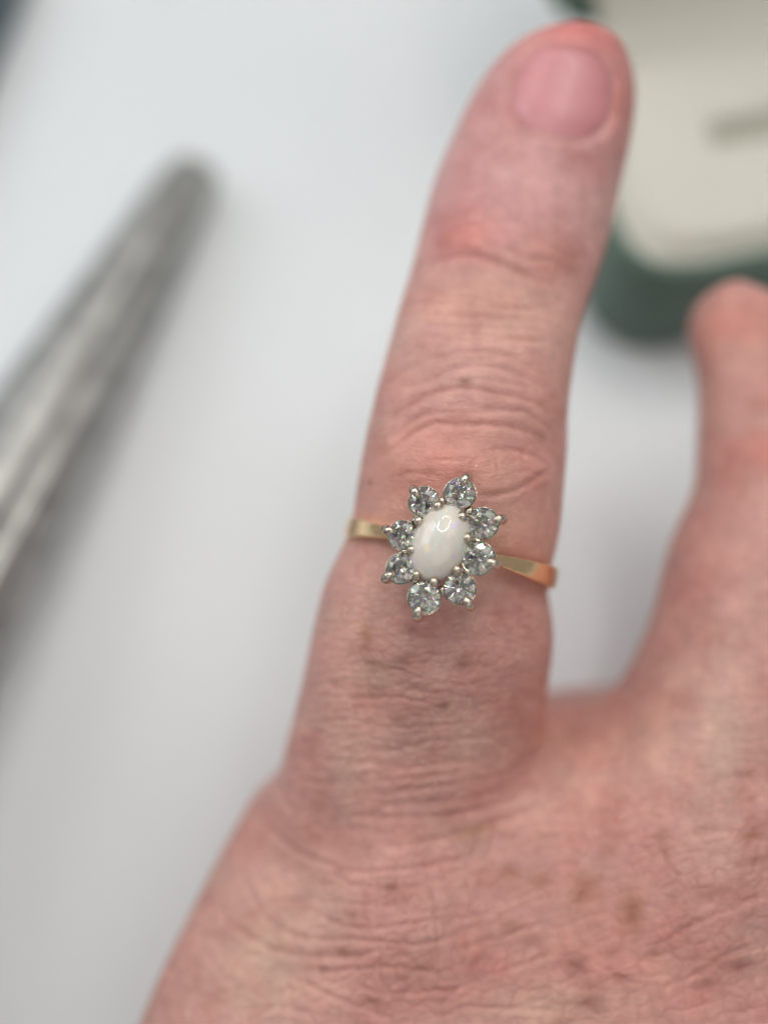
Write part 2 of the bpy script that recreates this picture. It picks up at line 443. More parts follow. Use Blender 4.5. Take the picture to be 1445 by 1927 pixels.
c3, c2, c4, c5, c6 = C(640, 500, 3.01), C(740, 0, 2.05), C(500, 1120, 2.408), C(280, 1450, 2.33), C(845, 1300, 2.408)
# folds over the middle joint
for pts, d, w in [
    (c3((300, 640), (440, 565), (560, 522), (700, 492), (860, 492), (1000, 530), (1120, 600)), 0.22, 9),
    (c3((330, 690), (480, 660), (600, 600), (700, 575), (850, 570), (1000, 610), (1150, 690)), 0.26, 9),
    (c3((560, 640), (680, 655), (800, 650), (930, 665), (1060, 690)), 0.14, 7),
    (c3((240, 900), (330, 830), (450, 760), (560, 715), (680, 695), (800, 710), (950, 735), (1080, 770), (1200, 850)), 0.36, 10),
    (c3((280, 1000), (380, 900), (470, 850), (600, 830), (720, 840), (880, 825), (1050, 830), (1150, 900), (1220, 980)), 0.28, 9),
    (c3((230, 1100), (330, 1010), (450, 930), (550, 895), (700, 905), (850, 905), (990, 920), (1100, 960), (1180, 1010)), 0.34, 10),
    (c3((560, 800), (680, 790), (800, 800), (940, 790)), 0.14, 7),
    (c3((830, 1040), (960, 1040), (1080, 1070), (1200, 1140)), 0.24, 8),
    (c3((480, 1110), (600, 1105), (720, 1105)), 0.18, 7),
    (c3((300, 1200), (420, 1180), (560, 1190)), 0.12, 8),
    (c3((760, 1300), (880, 1300), (1000, 1265), (1130, 1190), (1200, 1160)), 0.26, 9),
    (c3((870, 1040), (880, 1110), (890, 1200)), 0.14, 6), (c3((1030, 1050), (1035, 1120)), 0.12, 6), (c3((765, 1080), (740, 1140), (735, 1210)), 0.16, 8),
    (c3((960, 1170), (1060, 1160), (1160, 1210)), 0.14, 7), (c3((1130, 1190), (1160, 1280), (1160, 1380)), 0.12, 7),
    (c3((480, 140), (700, 130), (900, 170), (1050, 200)), 0.10, 9), (c3((430, 220), (640, 215), (860, 235), (1100, 250)), 0.10, 8),
    (c3((500, 285), (750, 290), (950, 290), (1120, 305)), 0.14, 8), (c3((470, 345), (700, 350), (920, 352), (1150, 365)), 0.10, 7),
    (c3((480, 400), (640, 420), (850, 430), (1000, 412), (1180, 435)), 0.18, 9), (c3((420, 470), (600, 460), (820, 455), (1000, 470), (1150, 500)), 0.10, 7),
]: crease(pts, d, w)
# end joint
for pts, d, w in [
    (c2((160, 1015), (260, 985), (350, 1000), (450, 1040), (540, 1075), (640, 1110)), 0.34, 14),
    (c2((210, 900), (310, 870), (420, 850), (520, 870)), 0.14, 12), (c2((340, 940), (430, 960), (520, 1000), (620, 1000)), 0.18, 12),
    (c2((560, 930), (620, 960), (700, 1010)), 0.14, 12),
    (c2((110, 1130), (300, 1150), (450, 1185), (600, 1180)), 0.18, 10), (c2((100, 1210), (300, 1220), (480, 1240), (620, 1250)), 0.13, 9),
    (c2((90, 1290), (300, 1290), (480, 1310), (620, 1310)), 0.13, 9), (c2((60, 1360), (300, 1390), (500, 1370), (620, 1390)), 0.13, 9),
]: crease(pts, d, w)
# base segment of the finger
for pts, d, w in [
    (c4((520, 210), (640, 270), (760, 320), (900, 340)), 0.10, 7), (c4((420, 300), (560, 330), (700, 370), (860, 400), (980, 405)), 0.13, 7),
    (c4((540, 390), (700, 440), (900, 450)), 0.12, 7), (c4((230, 460), (420, 465), (600, 465), (760, 480)), 0.15, 7),
    (c4((760, 210), (880, 205), (1040, 180), (1200, 150)), 0.12, 9), (c4((850, 120), (1000, 100), (1200, 60)), 0.10, 9), (c4((840, 320), (1000, 310), (1150, 290)), 0.07, 7),
    (c4((230, 570), (430, 570), (560, 605), (720, 600), (900, 590)), 0.16, 7), (c4((450, 690), (600, 700), (760, 660), (900, 650), (1080, 640)), 0.16, 8),
    (c4((500, 770), (650, 780), (820, 760), (1000, 760)), 0.17, 8), (c4((430, 900), (600, 890), (800, 860), (1000, 830), (1130, 800)), 0.18, 8),
    (c4((100, 740), (250, 740), (420, 760), (520, 770)), 0.15, 8), (c4((560, 830), (760, 815), (950, 790)), 0.12, 7), (c4((500, 950), (700, 940), (900, 920), (1100, 880)), 0.14, 8),
    (c4((300, 1000), (500, 1005), (700, 1010), (850, 990), (1000, 960), (1200, 890)), 0.20, 9), (c4((520, 1140), (650, 1130), (800, 1100), (1000, 1040), (1130, 1000), (1300, 900)), 0.30, 11),
    (c4((260, 640), (380, 650), (500, 650)), 0.1, 7), (c4((150, 840), (300, 850), (460, 840)), 0.11, 8),
]: crease(pts, d, w)
# back of the hand
for pts, d, w in [
    (c5((560, 20), (590, 110), (650, 190)), 0.14, 10),
    (c5((500, 190), (540, 260), (640, 350), (760, 400), (900, 440), (1130, 430), (1300, 400), (1445, 360)), 0.26, 9),
    (c5((400, 330), (410, 450), (460, 560), (520, 650), (640, 720), (760, 740), (930, 740), (1150, 760), (1300, 740), (1445, 690)), 0.28, 9),
    (c5((320, 500), (335, 650), (400, 700), (500, 760), (620, 800), (850, 820), (1000, 790), (1100, 770)), 0.28, 10),
    (c5((470, 570), (680, 570), (900, 580), (1100, 600)), 0.15, 8), (c5((680, 600), (800, 660), (900, 690), (1050, 685), (1250, 660), (1400, 640)), 0.2, 8),
    (c5((560, 870), (700, 940), (850, 1010), (960, 1050), (1100, 1112)), 0.26, 9), (c5((680, 880), (800, 880), (900, 870), (1050, 860), (1200, 880), (1300, 920)), 0.22, 8),
    (c5((900, 930), (1000, 970), (1200, 970), (1445, 950)), 0.24, 8), (c5((660, 500), (900, 500), (1050, 520), (1200, 510)), 0.16, 8),
    (c5((1010, 440), (1000, 600), (1010, 760), (1020, 960)), 0.16, 7), (c5((1240, 480), (1260, 650), (1270, 800), (1330, 900)), 0.16, 7), (c5((890, 560), (895, 750)), 0.13, 7),
    (c5((1110, 540), (1160, 640), (1170, 760)), 0.12, 7), (c5((1100, 780), (1180, 860), (1260, 880)), 0.14, 7), (c5((250, 800), (330, 900), (420, 950)), 0.16, 12), (c5((210, 850), (200, 960), (150, 980)), 0.14, 12),
    (c5((320, 1050), (520, 1040), (700, 1060), (900, 1110)), 0.14, 9),
    (c6((0, 1050), (150, 1010), (330, 930), (480, 870)), 0.16, 7), (c6((0, 1190), (200, 1130), (330, 1080), (470, 1050)), 0.18, 8), (c6((0, 1360), (150, 1300), (330, 1240), (500, 1170)), 0.22, 8), (c6((60, 1430), (300, 1440), (540, 1450)), 0.24, 8),
    (c6((900, 1160), (1000, 1120), (1150, 1040), (1300, 980), (1445, 900)), 0.18, 8), (c6((900, 1370), (1100, 1290), (1250, 1200), (1445, 1120)), 0.2, 8), (c6((880, 720), (1050, 670), (1200, 640), (1400, 640)), 0.12, 8),
    (c6((1050, 880), (1200, 830), (1445, 770)), 0.12, 8), (c6((500, 1200), (650, 1230), (800, 1310), (950, 1340)), 0.16, 8), (c6((700, 330), (800, 430), (900, 540)), 0.10, 10), (c6((540, 490), (600, 570)), 0.10, 8),
    (c6((1100, 570), (1250, 510), (1445, 490)), 0.10, 9), (c6((1000, 260), (1200, 240), (1445, 230)), 0.08, 9),
]: crease(pts, d, w)
def ss(a, b, x):
    t = np.clip((x - a) / (b - a), 0, 1); return t * t * (3 - 2 * t)
def vnoise(U, V, s, seed):
    r = np.random.default_rng(seed); g = r.random((256, 256))
    x, y = U / s + 77.3, V / s + 41.7
    i, j = np.floor(x).astype(int), np.floor(y).astype(int); fx, fy = x - i, y - j
    fx, fy = fx * fx * (3 - 2 * fx), fy * fy * (3 - 2 * fy)
    G = lambda a, b: g[a % 256, b % 256]
    return (G(i, j) * (1 - fx) + G(i + 1, j) * fx) * (1 - fy) + (G(i, j + 1) * (1 - fx) + G(i + 1, j + 1) * fx) * fy - 0.5
def cells(U, V, sx, sy, ang, seed, edge):
    """skin lozenges: 0 in the furrows, 1 on the plateaus"""
    r = np.random.default_rng(seed); jx = r.random((128, 128)); jy = r.random((128, 128)); hh = r.random((128, 128))
    U2 = U + 16 * vnoise(U, V, 60, seed + 1) + 5 * vnoise(U, V, 18, seed + 3); V2 = V + 16 * vnoise(U, V, 60, seed + 2) + 5 * vnoise(U, V, 18, seed + 4)
    x = (U2 * math.cos(ang) + V2 * math.sin(ang)) / sx + 200; y = (-U2 * math.sin(ang) + V2 * math.cos(ang)) / sy + 200
    i, j = np.floor(x).astype(int), np.floor(y).astype(int)
    f1 = np.full(U.shape, 9.0); f2 = np.full(U.shape, 9.0); hgt = np.zeros(U.shape)
    for di in (-1, 0, 1):
        for dj in (-1, 0, 1):
            a, b = (i + di) % 128, (j + dj) % 128
            d = np.hypot(i + di + 0.1 + 0.8 * jx[a, b] - x, j + dj + 0.1 + 0.8 * jy[a, b] - y)
            c = d < f1
            f2 = np.where(c, f1, np.minimum(f2, d)); hgt = np.where(c, hh[a, b], hgt); f1 = np.where(c, d, f1)
    e = np.clip((f2 - f1) / edge, 0, 1)
    return e * (2 - e) * (0.7 + 0.5 * hgt) - 0.75
U, V = UU, VV
w_tip = 1 - ss(480, 640, V)                                     # smooth end of the finger
w_mid = ss(480, 640, V) * (1 - ss(900, 1050, V))
onbody = ss(1480, 1640, V + 0.25 * (U - 800))
w_base = ss(1050, 1200, V) * (1 - onbody)
w_rf = ss(1130, 1230, U) * (1 - ss(1250, 1450, V))              # ring finger, smoother
w_base = w_base * (1 - w_rf); w_body = onbody
relief += w_body * (0.125 * cells(U, V, 34, 27, -0.25, 11, 0.36) + 0.07 * cells(U, V, 62, 40, -0.45, 15, 0.25))
relief += w_base * (0.11 * cells(U, V, 40, 17, -0.04, 21, 0.40) + 0.06 * cells(U, V, 30, 30, 0.3, 25, 0.3))
relief += w_mid * (0.035 * cells(U, V, 70, 15, 0.02, 31, 0.5))
relief += w_tip * 0.02 * cells(U, V, 60, 22, 0.05, 35, 0.5)
relief += w_rf * 0.03 * cells(U, V, 60, 28, 0.0, 41, 0.5)
for s, a, sd in ((150, 0.34, 51), (70, 0.13, 52), (30, 0.05, 53)):
    relief += a * vnoise(U, V, s, sd) * (0.35 + 0.65 * np.clip(w_body + w_base + 0.4 * w_mid, 0, 1))
# soft pads beside the ring and pinched skin over the joints
def blob(u, v, ru, rv, ang=0.0):
    x, y = U - u, V - v
    a = (x * math.cos(ang) + y * math.sin(ang)) / ru; b = (-x * math.sin(ang) + y * math.cos(ang)) / rv
    return np.exp(-(a * a + b * b))
relief += 0.5 * blob(905, 890, 90, 38, 0.2) + 0.35 * blob(790, 870, 70, 40) + 0.35 * blob(880, 450, 60, 28, 0.2) + 0.3 * blob(1030, 470, 55, 30, 0.3)
relief += -0.5 * blob(840, 1050, 260, 34, 0.245)
# nail bed
NC = (1060, 176); NA = math.radians(11); NW, NL = 97.0, 87.0
def nail_uv(u, v):
    x, y = u - NC[0], v - NC[1]
    return (x * math.cos(NA) + y * math.sin(NA)) / NW, (-x * math.sin(NA) + y * math.cos(NA)) / NL
ns, nl = nail_uv(U, V)
NEX = np.where(nl < 0, 2.25, 2.8)
q = (np.abs(ns) ** NEX + np.abs(nl) ** NEX) ** (1 / NEX)
relief += -0.52 * (1 - ss(0.88, 1.14, q)) + 0.12 * np.exp(-((q - 1.22) / 0.14) ** 2) * ss(-1.1, -0.2, nl)

base = np.array([0.570, 0.303, 0.264])
pig_shade = np.ones((mh, mw, 3)) * base
def tint(w, col, k=1.0):
    global pig_shade
    w = np.clip(w * k, 0, 1)[..., None]; pig_shade = pig_shade * (1 - w) + np.array(col) * w
tint(1 - ss(330, 640, V), (0.505, 0.262, 0.262), 0.8)  # pinker end segment, also darkened in colour to offset the lamp
tint(blob(1085, 50, 130, 62), (0.56, 0.160, 0.150), 0.68)  # fingertip blush, plus painted red of light passing through
tint(blob(1170, 190, 40, 110), (0.52, 0.17, 0.14), 0.5)
tint(blob(960, 240, 90, 160, 0.2), (0.58, 0.27, 0.26), 0.5)
tint(blob(985, 350, 110, 70), (0.57, 0.335, 0.325), 0.5)
tint(blob(870, 450, 62, 50), (0.54, 0.185, 0.165), 0.75); tint(blob(1030, 490, 70, 45), (0.52, 0.22, 0.18), 0.6)
tint(blob(900, 560, 120, 60), (0.62, 0.34, 0.27), 0.5)
tint(blob(850, 870, 130, 60), (0.62, 0.25, 0.20), 0.6); tint(blob(720, 900, 50, 140), (0.55, 0.26, 0.21), 0.4)
tint(blob(900, 1000, 240, 90, 0.2), (0.56, 0.27, 0.20), 0.4)
tint(blob(670, 1230, 75, 190, 0.1), (0.66, 0.39, 0.32), 0.7)  # paler, warmer left side; lighting contrast painted into the colour
tint(blob(850, 1400, 190, 180), (0.49, 0.275, 0.225), 0.4)  # shade of the slope facing away, painted into the skin colour
tint(blob(1060, 1370, 110, 70), (0.52, 0.21, 0.17), 0.6)
tint(blob(1130, 1470, 190, 110, -0.7), (0.67, 0.345, 0.295), 0.75)  # lit ridge, painted lighter in the skin colour
tint(blob(1340, 1380, 110, 150), (0.62, 0.40, 0.33), 0.6)
tint(blob(1100, 1850, 420, 190), (0.55, 0.245, 0.205), 0.6)
tint(blob(500, 1800, 120, 190, 0.4), (0.62, 0.40, 0.315), 0.75)  # pale yellowish skin, with painted lighting contrast on top
tint(blob(1040, 1900, 130, 45), (0.60, 0.385, 0.305), 0.65)
tint(blob(450, 1560, 60, 60), (0.56, 0.22, 0.19), 0.5)
tint(blob(1400, 610, 80, 40), (0.62, 0.24, 0.18), 0.5); tint(blob(1440, 850, 60, 50), (0.58, 0.18, 0.15), 0.6); tint(blob(1300, 1100, 80, 90), (0.54, 0.25, 0.22), 0.4)
pig_shade *= (1 + 0.16 * (vnoise(U, V, 45, 61) + 0.6 * vnoise(U, V, 22, 62)))[..., None] * np.array([1, 1, 1]) + vnoise(U, V, 60, 63)[..., None] * np.array([-0.04, 0.10, 0.08])
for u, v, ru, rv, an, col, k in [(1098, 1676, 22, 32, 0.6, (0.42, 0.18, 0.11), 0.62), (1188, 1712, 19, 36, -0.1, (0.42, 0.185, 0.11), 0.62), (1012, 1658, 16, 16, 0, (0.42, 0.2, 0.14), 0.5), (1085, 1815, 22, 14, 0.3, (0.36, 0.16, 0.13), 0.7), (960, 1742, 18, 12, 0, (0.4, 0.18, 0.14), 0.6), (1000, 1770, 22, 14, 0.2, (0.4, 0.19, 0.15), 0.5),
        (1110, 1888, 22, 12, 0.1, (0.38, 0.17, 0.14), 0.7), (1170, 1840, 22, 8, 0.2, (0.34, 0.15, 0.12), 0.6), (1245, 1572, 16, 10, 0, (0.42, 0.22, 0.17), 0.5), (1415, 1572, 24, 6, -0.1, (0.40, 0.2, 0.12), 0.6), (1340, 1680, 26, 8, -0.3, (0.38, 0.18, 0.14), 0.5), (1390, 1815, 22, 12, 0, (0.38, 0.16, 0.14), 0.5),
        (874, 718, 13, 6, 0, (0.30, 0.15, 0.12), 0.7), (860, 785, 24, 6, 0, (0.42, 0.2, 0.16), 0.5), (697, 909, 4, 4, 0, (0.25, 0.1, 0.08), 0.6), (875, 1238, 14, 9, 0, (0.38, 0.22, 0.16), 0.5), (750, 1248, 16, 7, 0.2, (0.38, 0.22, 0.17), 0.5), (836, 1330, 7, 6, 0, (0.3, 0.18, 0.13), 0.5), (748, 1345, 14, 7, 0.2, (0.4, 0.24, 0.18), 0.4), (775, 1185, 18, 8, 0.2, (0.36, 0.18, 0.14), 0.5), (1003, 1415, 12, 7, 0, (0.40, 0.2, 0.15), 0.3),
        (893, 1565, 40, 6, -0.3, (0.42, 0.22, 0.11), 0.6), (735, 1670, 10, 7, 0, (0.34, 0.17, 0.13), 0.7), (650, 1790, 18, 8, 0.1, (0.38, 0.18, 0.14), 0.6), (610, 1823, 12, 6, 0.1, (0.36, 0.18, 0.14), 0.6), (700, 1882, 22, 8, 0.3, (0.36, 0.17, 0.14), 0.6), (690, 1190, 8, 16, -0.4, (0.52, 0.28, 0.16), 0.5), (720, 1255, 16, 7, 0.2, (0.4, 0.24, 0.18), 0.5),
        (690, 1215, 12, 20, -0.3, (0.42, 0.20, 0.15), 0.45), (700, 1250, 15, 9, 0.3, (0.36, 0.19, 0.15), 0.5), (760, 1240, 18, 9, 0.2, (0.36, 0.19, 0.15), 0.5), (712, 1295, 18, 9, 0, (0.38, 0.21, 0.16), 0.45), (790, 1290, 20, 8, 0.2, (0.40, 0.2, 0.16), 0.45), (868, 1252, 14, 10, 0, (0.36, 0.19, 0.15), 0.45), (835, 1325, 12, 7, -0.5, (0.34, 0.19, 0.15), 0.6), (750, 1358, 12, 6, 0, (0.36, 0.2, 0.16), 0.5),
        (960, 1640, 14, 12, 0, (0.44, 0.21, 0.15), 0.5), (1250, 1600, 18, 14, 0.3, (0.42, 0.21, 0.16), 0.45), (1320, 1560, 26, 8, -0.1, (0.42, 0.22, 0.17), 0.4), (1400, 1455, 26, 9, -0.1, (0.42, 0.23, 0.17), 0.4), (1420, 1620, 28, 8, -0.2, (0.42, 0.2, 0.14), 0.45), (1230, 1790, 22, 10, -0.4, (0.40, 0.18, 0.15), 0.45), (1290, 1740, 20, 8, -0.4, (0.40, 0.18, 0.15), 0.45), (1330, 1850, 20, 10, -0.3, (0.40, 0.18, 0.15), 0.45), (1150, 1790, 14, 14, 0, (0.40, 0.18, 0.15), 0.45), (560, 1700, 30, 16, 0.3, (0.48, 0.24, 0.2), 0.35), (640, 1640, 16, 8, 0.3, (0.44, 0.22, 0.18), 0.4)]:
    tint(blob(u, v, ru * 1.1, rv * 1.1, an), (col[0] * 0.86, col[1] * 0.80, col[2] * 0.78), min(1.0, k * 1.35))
# crease darkening painted into the colour, plus the folds' redder skin tone
def blur(a, n):
    for ax in (0, 1):
        k = np.ones(n) / n
        a = np.apply_along_axis(lambda m: np.convolve(np.pad(m, n // 2, mode='edge'), k, 'valid')[:a.shape[ax]], ax, a)
    return a
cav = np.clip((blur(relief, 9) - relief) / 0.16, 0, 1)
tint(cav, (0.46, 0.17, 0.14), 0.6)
pig_shade = np.clip(pig_shade * np.array([1.03, 1.06, 1.07]), 0.02, 0.9)

def sample(img, u, v):
    x = np.clip((u + PAD) * SCL, 0, mw - 1.001); y = np.clip((v + PAD) * SCL, 0, mh - 1.001)
    i, j = x.astype(int), y.astype(int); fx, fy = x - i, y - j
    if img.ndim == 3: fx, fy = fx[:, None], fy[:, None]
    return (img[j, i] * (1 - fx) + img[j, i + 1] * fx) * (1 - fy) + (img[j + 1, i] * (1 - fx) + img[j + 1, i + 1] * fx) * fy

# ------------------------------------------------------------------ hand mesh
def subdivided(Vv, Qq, levels):
    me = bpy.data.meshes.new('tmp'); n = len(Qq)
    me.vertices.add(len(Vv)); me.vertices.foreach_set('co', Vv.astype(np.float32).ravel())
    me.loops.add(4 * n); me.loops.foreach_set('vertex_index', Qq.astype(np.int32).ravel())
    me.polygons.add(n); me.polygons.foreach_set('loop_start', np.arange(n, dtype=np.int32) * 4)
    me.update(calc_edges=True); me.validate()
    o = bpy.data.objects.new('tmp', me); sc.collection.objects.link(o)
    md = o.modifiers.new('s', 'SUBSURF'); md.levels = levels; md.render_levels = levels
    dg = bpy.context.evaluated_depsgraph_get()
    out = bpy.data.meshes.new_from_object(o.evaluated_get(dg))
    bpy.data.objects.remove(o); bpy.data.meshes.remove(me)
    return out
hm = subdivided(hv, hq, 2); hm.name = 'hand'
nv = len(hm.vertices)
co = np.empty(nv * 3, np.float32); hm.vertices.foreach_get('co', co); co = co.reshape(-1, 3).astype(float)
nr = np.empty(nv * 3, np.float32); hm.vertex_normals.foreach_get('vector', nr); nr = nr.reshape(-1, 3).astype(float)
s_ = FP / (DC - co[:, 2]); vu = co[:, 0] * s_ + W0 / 2; vv = -co[:, 1] * s_ + H0 / 2
face = ss(0.02, 0.45, nr[:, 2])
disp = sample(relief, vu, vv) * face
pg = sample(pig_shade, vu, vv)
inmap = ss(-PAD, -PAD * 0.3, vu) * (1 - ss(W0 + PAD * 0.3, W0 + PAD, vu)) * (1 - ss(H0 + PAD * 0.3, H0 + PAD, vv))
disp *= inmap
k = (ss(-0.2, 0.3, nr[:, 2]) * inmap)[:, None]; pg = pg * k + np.array([0.56, 0.26, 0.21]) * (1 - k)
co2 = co + nr * disp[:, None]
hm.vertices.foreach_set('co', (b2w(co2) * MM).astype(np.float32).ravel())
at = hm.attributes.new('pigment_shade', 'FLOAT_COLOR', 'POINT')
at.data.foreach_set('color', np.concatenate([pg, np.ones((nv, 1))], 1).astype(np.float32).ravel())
hm.polygons.foreach_set('use_smooth', np.ones(len(hm.polygons), bool)); hm.update()
hand = obj_from_mesh('hand', hm, M_skin)
hbase = b2w(px(900, 2000, -14)) * MM
hm.transform(Matrix.Translation(-Vector(hbase))); hand.location = hbase
finish(hand, 'bare hand with the little finger stretched out, wearing the ring', 'hand')

# fingernail of the little finger: a thin curved plate lying in the nail bed
def skin_top(u, v):
    z = -9.5
    for _ in range(5):
        p = px(u, v, z); xc, a, zc, b = sec(RP, p[1])
        t = min(0.98, abs((p[0] - xc) / a)); z = zc + b * (1 - t ** 2.15) ** (1 / 2.15)
    return px(u, v, z)
def build_nail():
    n, m = 25, 25; top, bot = [], []
    for i in range(n):
        for j in range(m):
            s, t = -1 + 2 * i / (n - 1), -1 + 2 * j / (m - 1)
            # square -> rounded square
            ne = 2.25 if t < 0 else 2.8
            r = max(abs(s), abs(t)) / max(1e-6, (abs(s) ** ne + abs(t) ** ne) ** (1 / ne)) if (s or t) else 1
            s2, t2 = s * r * 1.04, t * r * 1.04
            x, y = s2 * NW, t2 * NL
            u = NC[0] + x * math.cos(NA) - y * math.sin(NA); v = NC[1] + x * math.sin(NA) + y * math.cos(NA)
            p = skin_top(u, v)
            p = p + np.array([0, 0, -0.20 - 0.42 * ss(0.35, 1.0, np.float64(t2)) - 0.10 * abs(s2) ** 2 - 0.35 * ss(0.85, 1.04, np.float64((abs(s2) ** ne + abs(t2) ** ne) ** (1 / ne))) * (1 if t2 > -0.5 else 0.35) + 0.12 * ss(0.4, 1.0, np.float64(-t2))])
            top.append(p); bot.append(p - np.array([0, 0, 0.35]))
    V = top + bot; F = grid_faces(n, m) + [tuple(reversed(q)) for q in grid_faces(n, m, off=n * m)]
    ring = [i * m for i in range(n)] + [(n - 1) * m + j for j in range(1, m)] + [i * m + m - 1 for i in range(n - 2, -1, -1)] + [j for j in range(m - 2, 0, -1)]
    for a, b in zip(ring, ring[1:] + ring[:1]): F.append((a, b, b + n * m, a + n * m))
    o = recalc(bench_obj('fingernail', V, F, M_nail, hand))
build_nail()
# a few fair hairs on the base of the finger
def build_hair():
    from mathutils.bvhtree import BVHTree
    r = random.Random(3); parts = []
    sel = (vv > 1120) & (vv < 1480) & (vu > 600) & (vu < 1000) & (nr[:, 2] > 0.6)
    ids = np.nonzero(sel)[0]
    for _ in range(26):
        p = co2[ids[r.randrange(len(ids))]]
        L = r.uniform(0.7, 1.9); ang = r.uniform(-2.3, -0.6) if r.random() < 0.7 else r.uniform(-0.9, 0.1)
        d = np.array([math.cos(ang), math.sin(ang), 0.0]); side = np.array([-d[1], d[0], 0]) * r.uniform(-0.3, 0.3)
        path = [p + d * L * t + side * L * t * t + np.array([0, 0, -0.05 + 0.75 * L * t * (1 - t) * 0.8]) for t in np.linspace(0, 1, 6)]
        parts.append(tube(path, [0.019 * (1 - 0.7 * t) for t in np.linspace(0, 1, 6)], 4, False))
    o = bench_obj('fine_hair', *merge(parts), M_hair, hand); o['kind'] = 'stuff'
build_hair()

# ------------------------------------------------------------------ the ring
RC = px(848, 1042, -8.75)
HC0 = px(827, 1022, 3.0)
zr = HC0 - RC; zr /= np.linalg.norm(zr)
xr = np.array([0.970, -0.243, 0.0]); xr -= zr * (xr @ zr); xr /= np.linalg.norm(xr)
yr = np.cross(zr, xr)
RIN, ROUT = 8.80, 9.70
ring = empty('ring', b2w(RC - zr * ROUT))
finish(ring, 'gold ring with a white opal in a halo of eight diamonds', 'ring')
def rl(p):                     # ring-local mm -> bench
    p = np.asarray(p, float); return RC + p[..., 0:1] * xr + p[..., 1:2] * yr + p[..., 2:3] * zr
def pxl(u, v, h):              # photo pixel on the head plane at local height h -> ring-local
    o = np.array([0, 0, DC]); d = px(u, v, 0) - o; P0 = RC + zr * h
    t = ((P0 - o) @ zr) / (d @ zr); q = o + d * t - RC
    return np.array([q @ xr, q @ yr, q @ zr])
def build_band():
    n, prof = 128, []
    # rounded-rectangle profile: (across -1..1, out 0..1)
    for k in range(16):
        th = 2 * math.pi * k / 16; c, s = math.cos(th), math.sin(th)
        prof.append((math.copysign(abs(c) ** 0.32, c), 0.5 + 0.5 * math.copysign(abs(s) ** 0.45, s)))
    V = []
    for i in range(n):
        ph = -math.pi + 2 * math.pi * i / n; A = abs(ph)
        hw = np.interp(A, [0, 0.35, 0.48, 0.75, 1.15, 1.7, math.pi], [0.5, 0.42, 0.45, 0.68, 0.92, 0.95, 1.0])
        rise = np.interp(A, [0, 0.3, 0.7, 1.0], [0.25, 0.22, 0.05, 0])
        ro = ROUT + rise
        for a, o in prof:
            rad = RIN + rise + (ro - RIN - rise) * o
            V.append((rad * math.sin(ph), a * hw, rad * math.cos(ph)))
    bench_obj('band', rl(V), grid_faces(n, 16, True, True), M_gold, ring)
    recalc(ring.children[-1])
build_band()

HG = 12.1                      # girdle height of the diamonds over the ring centre
DIAM = [(865, 929, 29.5), (908, 985, 29.5), (900, 1051, 30.5), (865, 1107, 29.5), (798, 1125, 30.5), (755, 1070, 28.5), (757, 1007, 27.5), (798, 945, 29.0)]
OUTC = [(875, 903), (938, 977), (927, 1059), (881, 1134), (787, 1153), (730, 1085), (733, 998), (782, 926)]
OPALC = [(824, 953), (868, 973), (878, 1012), (859, 1071), (817, 1093), (784, 1080), (775, 1034), (789, 981)]
hc = pxl(827, 1022, HG)
def brilliant(R):
    P = []; tn = math.tan(math.radians(34.0)); tp = math.tan(math.radians(40.8)); g = 0.02 * R
    for k in range(8):
        a = k * math.pi / 4; b = a + math.pi / 8
        P.append((0.57 * R * math.cos(a), 0.57 * R * math.sin(a), g + tn * 0.43 * R))
        P.append((0.775 * R * math.cos(b), 0.775 * R * math.sin(b), g + tn * (R - 0.775 * R * math.cos(math.pi / 8)) * 0.995))
        P.append((0.20 * R * math.cos(b), 0.20 * R * math.sin(b), -g - tp * (R - 0.20 * R * math.cos(math.pi / 8))))
    for k in range(32):
        a = k * math.pi / 16
        P.append((R * math.cos(a), R * math.sin(a), g)); P.append((R * math.cos(a), R * math.sin(a), -g))
    P.append((0, 0, -g - tp * R))
    return P
def hull_obj(name, pts_bench, material, parent):
    bm = bmesh.new()
    for p in b2w(np.array(pts_bench)): bm.verts.new(Vector(p) * MM * 1000)   # mm for robust hull
    r = bmesh.ops.convex_hull(bm, input=bm.verts)
    bmesh.ops.delete(bm, geom=[e for e in r['geom_interior'] + r['geom_unused'] if isinstance(e, bmesh.types.BMVert)], context='VERTS')
    bmesh.ops.dissolve_limit(bm, angle_limit=math.radians(0.8), verts=bm.verts, edges=bm.edges)
    bmesh.ops.recalc_face_normals(bm, faces=bm.faces)
    bmesh.ops.scale(bm, vec=(MM, MM, MM), verts=bm.verts)
    me = bpy.data.meshes.new(name); bm.to_mesh(me); bm.free()
    return obj_from_mesh(name, me, material, parent)
def claw(name, base, tip, lean, r, parent, wedge=1.0):
    """bent wire prong from base up to a rounded bead leaning over the stone"""
    base, tip, lean = (np.asarray(q, float) for q in (base, tip, lean))
    mid = np.array([tip[0], tip[1], (base[2] * 0.25 + tip[2] * 0.75)]) - lean * 0.35
    top = tip + lean * 0.35
    pts = []
    for t in np.linspace(0, 1, 8):
        pts.append((1 - t) ** 3 * base + 3 * (1 - t) ** 2 * t * (base * 0.4 + mid * 0.6 + 0) + 3 * (1 - t) * t * t * mid + t ** 3 * top)
    rad = [r * k for k in (0.85, 0.88, 0.92, 0.96, 1.0, 1.06, 1.1, 0.80)]
    return bench_obj(name, rl(np.array(tube(pts, rad, 10)[0])), tube(pts, rad, 10)[1], M_white, parent)
rr_ = random.Random(5)
